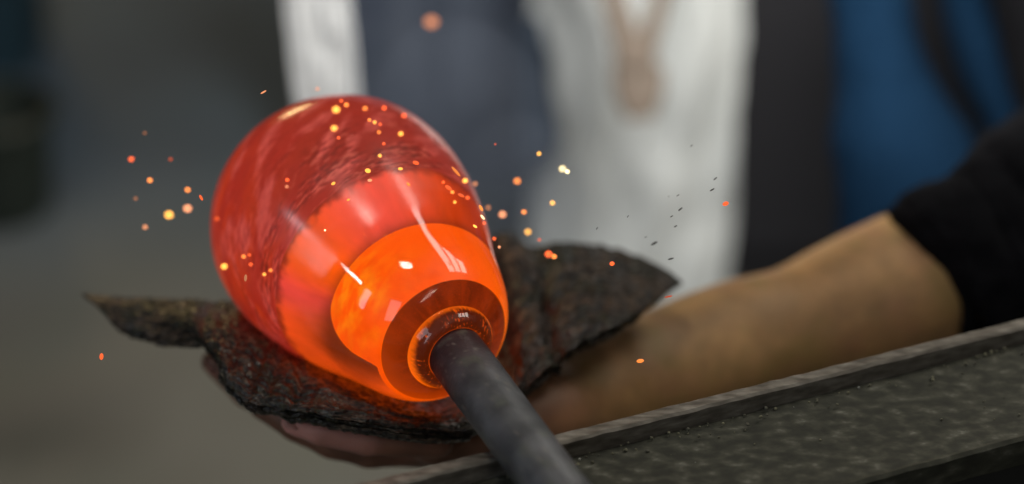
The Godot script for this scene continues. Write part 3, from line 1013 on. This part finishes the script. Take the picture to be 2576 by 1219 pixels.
	var skin := mat(Color.WHITE, 0.55)
	skin.vertex_color_use_as_albedo = true
	skin.subsurf_scatter_enabled = true
	skin.subsurf_scatter_strength = 0.12
	skin.uv1_triplanar = true
	skin.uv1_scale = Vector3.ONE * 18.0
	skin.heightmap_enabled = true
	skin.heightmap_texture = bump(142, 0.06)
	skin.heightmap_scale = 0.03
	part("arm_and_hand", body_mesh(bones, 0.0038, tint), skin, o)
	# nails
	var nail := mat(lin(0.5, 0.24, 0.2), 0.3)
	for q in [[736, 1042, 1.54, -0.5], [585, 942, 1.617, -0.9], [540, 908, 1.647, -0.9]]:
		var s := SphereMesh.new()
		s.radius = 0.0045
		s.height = 0.009
		s.radial_segments = 12
		s.rings = 6
		var nm := part("finger_nail", s, nail, o)
		nm.position = W(q[0], q[1] + 26, q[2]) + off
		nm.scale = Vector3(1.2, 0.35, 0.9)
		nm.rotation = Vector3(0.3, 0, q[3])
	# the rolled black sleeve
	var cloth_m := mat(Color.WHITE, 0.95)
	cloth_m.metallic_specular = 0.15
	triplanar(cloth_m, ntex(151, 0.05, [[0, lin(0.004, 0.004, 0.005)], [1, lin(0.009, 0.009, 0.0105)]]), 12.0, bump(152, 0.2), 0.06)
	var fold := noise(153, 16.0, 4)
	var S := func(x, y, d, r, r2): return [W(x, y, d) + off, r, r2]
	part("sleeve", tube([S.call(2414, 692, 1.785, 0.049, 0.049), S.call(2390, 704, 1.785, 0.056, 0.056), S.call(2380, 708, 1.785, 0.064, 0.062), S.call(2400, 698, 1.785, 0.070, 0.067), S.call(2440, 684, 1.785, 0.0705, 0.069), S.call(2480, 672, 1.787, 0.0705, 0.070), S.call(2540, 648, 1.79, 0.077, 0.073), S.call(2620, 615, 1.80, 0.088, 0.082), S.call(2760, 550, 1.84, 0.097, 0.092), S.call(2960, 420, 1.92, 0.09, 0.085)], 96, 12, Vector3(0, 0, 1), fold, 0.009), cloth_m, o)
	# trousers and black apron front, well behind
	var jeans := mat(Color.WHITE, 0.9)
	jeans.metallic_specular = 0.15
	triplanar(jeans, ntex(154, 0.03, [[0, lin(0.003, 0.013, 0.032)], [1, lin(0.006, 0.022, 0.05)]]), 5.0)
	var jf := noise(155, 7.0, 3)
	part("trouser_leg", tube([S.call(2170, -260, 2.24, 0.030, 0.04), S.call(2195, 0, 2.22, 0.034, 0.05), S.call(2235, 250, 2.20, 0.048, 0.06), S.call(2290, 480, 2.18, 0.066, 0.065), S.call(2330, 800, 2.2, 0.075, 0.07), S.call(2330, 1300, 2.25, 0.07, 0.07)], 36, 8, Vector3(0, 0, 1), jf, 0.01), jeans, o)
	part("trouser_leg", tube([S.call(2380, -260, 2.36, 0.022, 0.04), S.call(2430, 0, 2.34, 0.024, 0.045), S.call(2500, 200, 2.32, 0.026, 0.05), S.call(2570, 400, 2.30, 0.03, 0.05), S.call(2640, 800, 2.3, 0.06, 0.06)], 36, 8, Vector3(0, 0, 1), jf, 0.008), jeans, o)
	part("black_apron", tube([S.call(2640, -500, 2.22, 0.07, 0.06), S.call(2640, -100, 2.2, 0.055, 0.06), S.call(2680, 150, 2.18, 0.05, 0.06), S.call(2760, 400, 2.15, 0.05, 0.06), S.call(2860, 900, 2.15, 0.06, 0.06)], 36, 8, Vector3(0, 0, 1), jf, 0.008), cloth_m, o)

# ---------------------------------------------------------------- sparks and ash
func sparks():
	var tones := {
		"y": [1.0, 0.45, 0.07], "w": [1.0, 0.78, 0.38], "o": [1.0, 0.27, 0.05], "r": [1.0, 0.13, 0.03], "p": [1.0, 0.36, 0.16],
	}
	var mats := {}
	var ball := SphereMesh.new()
	ball.radius = 0.5
	ball.height = 1.0
	ball.radial_segments = 12
	ball.rings = 6
	for q in spark_list():
		var key := "%s%.2f" % [q[3], q[4]]
		if not mats.has(key):
			var c: Array = tones[q[3]]
			var m := mat(Color.BLACK)
			m.emission_enabled = true
			m.emission = lin(c[0], c[1], c[2])
			m.emission_energy_multiplier = q[4] * 4.0
			mats[key] = m
		var wide: float = q[2] * 0.000192          # its size on the sharp plane
		var d := 1.49
		var long: float = q[5] if q.size() > 6 else 1.0
		if long == 1.0:
			d = 1.49 / (1.0 + 0.82 * wide / 0.0483)
		var o := MeshInstance3D.new()
		o.name = numbered("glowing_spark")
		o.mesh = ball
		o.material_override = mats[key]
		o.position = W(q[0], q[1], d)
		var s := wide * d / 1.49 * (0.5 if long == 1.0 else 1.0)
		if long == 1.0:
			o.basis = Basis.from_euler(Vector3(rng.randf(), rng.randf(), rng.randf() * TAU)).scaled(Vector3(s * 1.15, s * 0.9, s))
		else:
			o.basis = Basis(Vector3(0, 0, 1), deg_to_rad(q[6])) * Basis.from_scale(Vector3(s * long, s, s))
			o.basis = Basis(right_dir(), up_dir(), -fwd_dir()) * o.basis
			mats[key + "s"] = mats[key]
			var m2: StandardMaterial3D = mats[key].duplicate()
			m2.emission_energy_multiplier = q[4] * 1.2
			o.material_override = m2
		add_child(o, true)
		tag(o, q[q.size() - 1], "spark", "sparks flying off the hot glass")

# x, y, width, tone, strength, (length ratio, tilt,) label
func spark_list() -> Array:
	return [
		[1085, 55, 60, "p", 0.32, "largest spark, a hazy salmon disc high above the vessel"],
		[798, 224, 18, "p", 0.3, "faint pink spark before the foot of the white towel"],
		[662, 232, 5, "p", 0.9, 4.0, 30.0, "thin pink streak of a spark left of the white towel"],
		[363, 335, 18, "p", 0.1, "faintest spark, topmost of the cluster left of the vessel"],
		[329, 401, 22, "r", 0.8, "salmon red spark, leftmost of the upper left cluster"],
		[428, 401, 18, "r", 0.2, "dim brown spark right of the salmon red one"],
		[376, 454, 20, "o", 1.0, "orange spark in the middle of the left cluster"],
		[340, 500, 18, "p", 0.15, "dim grey-brown spark at the lower left of the cluster"],
		[471, 478, 21, "o", 0.9, "orange spark above the wide pale spark on the left"],
		[505, 498, 8, "r", 1.0, 2.4, -60.0, "short slanting orange streak left of the vessel"],
		[471, 525, 30, "p", 0.9, "wide pale orange spark left of the vessel"],
		[424, 541, 31, "y", 1.2, "brightest yellow spark left of the vessel"],
		[364, 572, 21, "p", 0.45, "pale peach spark, lowest of the left cluster"],
		[254, 898, 12, "r", 1.0, 1.7, 85.0, "upright orange spark alone below the pad's left tip"],
		[1246, 363, 8, "r", 0.4, "tiny dim red spark right of the vessel's top"],
		[1356, 387, 16, "y", 1.1, "yellow spark highest right of the vessel"],
		[1415, 425, 24, "w", 1.1, "whitish spark, larger of the touching pair before the sheet"],
		[1427, 432, 15, "w", 2.0, "white spark, smaller of the touching pair before the sheet"],
		[1301, 456, 26, "o", 0.8, "round orange spark between the vessel and the white pair"],
		[1390, 511, 18, "y", 1.1, "yellow spark below the white pair"],
		[1264, 540, 27, "p", 0.8, "round peach spark just right of the vessel's shoulder"],
		[1318, 534, 19, "o", 0.9, "small orange spark right of the round peach one"],
		[1328, 584, 25, "y", 0.8, "amber spark above the right wing of the pad"],
		[1357, 604, 15, "r", 0.35, "dim red spark just over the pad's right wing"],
		[1380, 640, 24, "r", 1.2, "red-orange spark, left of the touching pair on the pad"],
		[1394, 646, 18, "o", 1.2, "orange spark, right of the touching pair on the pad"],
		[1540, 664, 13, "r", 1.3, 1.15, 15.0, "squarish orange spark before the middle of the right wing"],
		[1826, 513, 13, "r", 1.0, 1.5, 20.0, "red spark alone at the sheet's right edge"],
		[1611, 909, 12, "o", 1.0, 1.9, 8.0, "oblong orange spark before the forearm"],
		[1682, 747, 5, "r", 0.5, 5.0, 12.0, "thin red streak under the pad's right tip"],
		[845, 276, 27, "y", 1.3, "brightest yellow spark over the vessel's round top"],
		[871, 264, 18, "o", 1.0, "orange spark touching upper right of the bright yellow one"],
		[858, 254, 15, "r", 0.7, "reddish spark, topmost on the vessel"],
		[918, 273, 19, "o", 0.8, "orange spark, left of three along the vessel's top"],
		[966, 272, 19, "r", 0.8, "red-orange spark, middle of three along the vessel's top"],
		[1016, 291, 20, "r", 0.8, "red-orange spark, right of three along the vessel's top"],
		[840, 323, 23, "y", 1.2, "yellow spark below the brightest one on the top"],
		[851, 347, 12, "r", 0.9, "small red spark under the second yellow spark"],
		[929, 302, 13, "o", 1.0, "orange spark, left of a tight trio on the vessel"],
		[942, 308, 14, "y", 1.0, "amber spark, middle of a tight trio on the vessel"],
		[956, 313, 13, "r", 0.7, "red spark, right of a tight trio on the vessel"],
		[953, 333, 15, "o", 0.8, "orange spark just below the tight trio"],
		[1008, 337, 19, "y", 1.1, "yellow spark on the vessel's upper right"],
		[965, 362, 11, "r", 0.9, "small red spark between the two upper right yellow ones"],
		[955, 392, 13, "y", 1.3, "small yellow spark above the end of the clear band"],
		[925, 430, 14, "y", 1.4, 1.3, -15.0, "yellow spark at the clear band's upper edge, left"],
		[1007, 425, 9, "y", 1.4, 1.7, 0.0, "yellow spark at the clear band's upper edge, right"],
		[930, 454, 9, "p", 1.0, 1.6, 0.0, "pink spark just inside the clear band's upper edge"],
		[838, 462, 9, "y", 1.2, 1.6, 30.0, "amber spark among the speckles left of the clear band"],
		[722, 453, 14, "r", 1.0, "orange spark in the middle of the red left side"],
		[721, 470, 13, "p", 0.5, "pinkish spark just under the orange one on the red side"],
		[1046, 410, 12, "r", 1.0, 1.7, -15.0, "red-orange spark above the clear band's right half"],
		[1170, 455, 19, "y", 1.3, "brightest yellow spark on the vessel's right edge"],
		[1147, 432, 9, "o", 0.8, 4.4, -48.0, "long orange streak near the vessel's right edge"],
		[1115, 459, 11, "r", 0.9, "red spark, uppermost of the row at the right edge"],
		[1128, 473, 12, "r", 0.9, 2.0, -35.0, "oblong red spark, second of the row at the right edge"],
		[1138, 484, 13, "o", 1.3, "orange spark, third of the row at the right edge"],
		[1160, 492, 10, "r", 0.8, 2.2, -25.0, "oblong red spark, fourth of the row at the right edge"],
		[1176, 498, 15, "r", 0.9, "red spark, lowest of the row at the right edge"],
		[1195, 463, 20, "p", 0.35, "dim peach spark just outside the vessel's right edge"],
		[1144, 509, 12, "y", 1.0, "small amber spark on the clear band's right"],
		[1210, 524, 9, "o", 1.2, 2.4, -60.0, "orange streak low on the vessel's right edge"],
		[1214, 547, 7, "w", 1.6, 2.6, -50.0, "white-yellow streak low on the vessel's right edge"],
		[1195, 570, 7, "y", 1.8, 2.1, -35.0, "yellow streak on the shoulder above the gather"],
		[1228, 523, 22, "p", 0.25, "faint large peach spark touching the vessel's right shoulder"],
		[1027, 464, 8, "o", 1.1, 1.8, -45.0, "small orange spark on the clear band's bright streak"],
		[876, 503, 6, "y", 1.0, 1.8, 25.0, "small amber spark in the upper clear band"],
		[817, 580, 6, "w", 2.0, 1.0001, 0.0, "tiny white spark on the left of the clear band"],
		[563, 671, 23, "y", 1.3, "bright yellow spark low on the vessel's left edge"],
		[612, 646, 16, "o", 0.9, "orange spark, left of two low on the red side"],
		[626, 642, 13, "r", 0.6, "dim red spark, right of two low on the red side"],
		[630, 666, 15, "r", 0.7, "red spark below the two low on the red side"],
		[664, 691, 13, "y", 1.0, "amber spark low on the red side, leftmost of three"],
		[680, 681, 14, "o", 0.9, "orange spark low on the red side, rightmost of three"],
		[545, 551, 20, "r", 0.35, "dim orange spark on the vessel's far left edge"],
		[617, 700, 9, "p", 0.45, 2.4, 85.0, "pink upright streak low on the red side"],
		[1243, 601, 14, "r", 0.8, "red spark where the vessel meets the right wing"],
		[1256, 622, 10, "p", 0.9, "small peach spark below it at the pad's edge"],
		[1218, 562, 13, "r", 0.8, "red spark on the vessel's right shoulder"],
	]

func ash():
	var m := mat(lin(0.09, 0.09, 0.085), 0.9)
	var i := 0
	for q in [
		[1740, 367, 10, 40, "small ash flake, highest of those before the pale sheet's right edge"],
		[1800, 450, 14, 38, "ash flake high at the pale sheet's right edge, upper of two"],
		[1792, 478, 16, 30, "ash flake high at the pale sheet's right edge, lower of two"],
		[1706, 492, 10, 30, "small ash flake left of the pair at the sheet's edge"],
		[1683, 495, 6, 25, "tiniest ash flake before the middle of the pale sheet"],
		[1712, 527, 16, 40, "long grey ash flake before the right half of the pale sheet"],
		[1690, 545, 10, 30, "small ash flake just under the long grey one"],
		[1700, 570, 12, 30, "ash flake midway between the long grey one and the pad's tip"],
		[1646, 613, 22, 28, "largest ash flake, above the right wing of the pad"],
		[1688, 652, 18, 15, "flat dark ash flake at the pad's right tip"],
		[1580, 545, 9, 60, "steep ash flake before the middle folds of the sheet"],
		[1502, 575, 10, 60, "steep ash flake before the left part of the sheet"],
		[1625, 597, 8, 30, "small ash flake beside the largest one"],
	]:
		var b := SphereMesh.new()
		b.radius = 0.5
		b.height = 1.0
		b.radial_segments = 6
		b.rings = 3
		var o := MeshInstance3D.new()
		o.name = numbered("ash_flake")
		o.mesh = b
		o.material_override = m
		var s: float = q[2] * 0.000233
		o.basis = Basis(right_dir(), up_dir(), -fwd_dir()) * Basis(Vector3(0, 0, 1), deg_to_rad(q[3])) * Basis.from_scale(Vector3(s, s * 0.24, s * 0.5))
		o.position = W(q[0], q[1], 1.45 + 0.02 * (i % 4))
		i += 1
		add_child(o, true)
		tag(o, q[4], "ash flake", "ash flakes before the pale sheet")
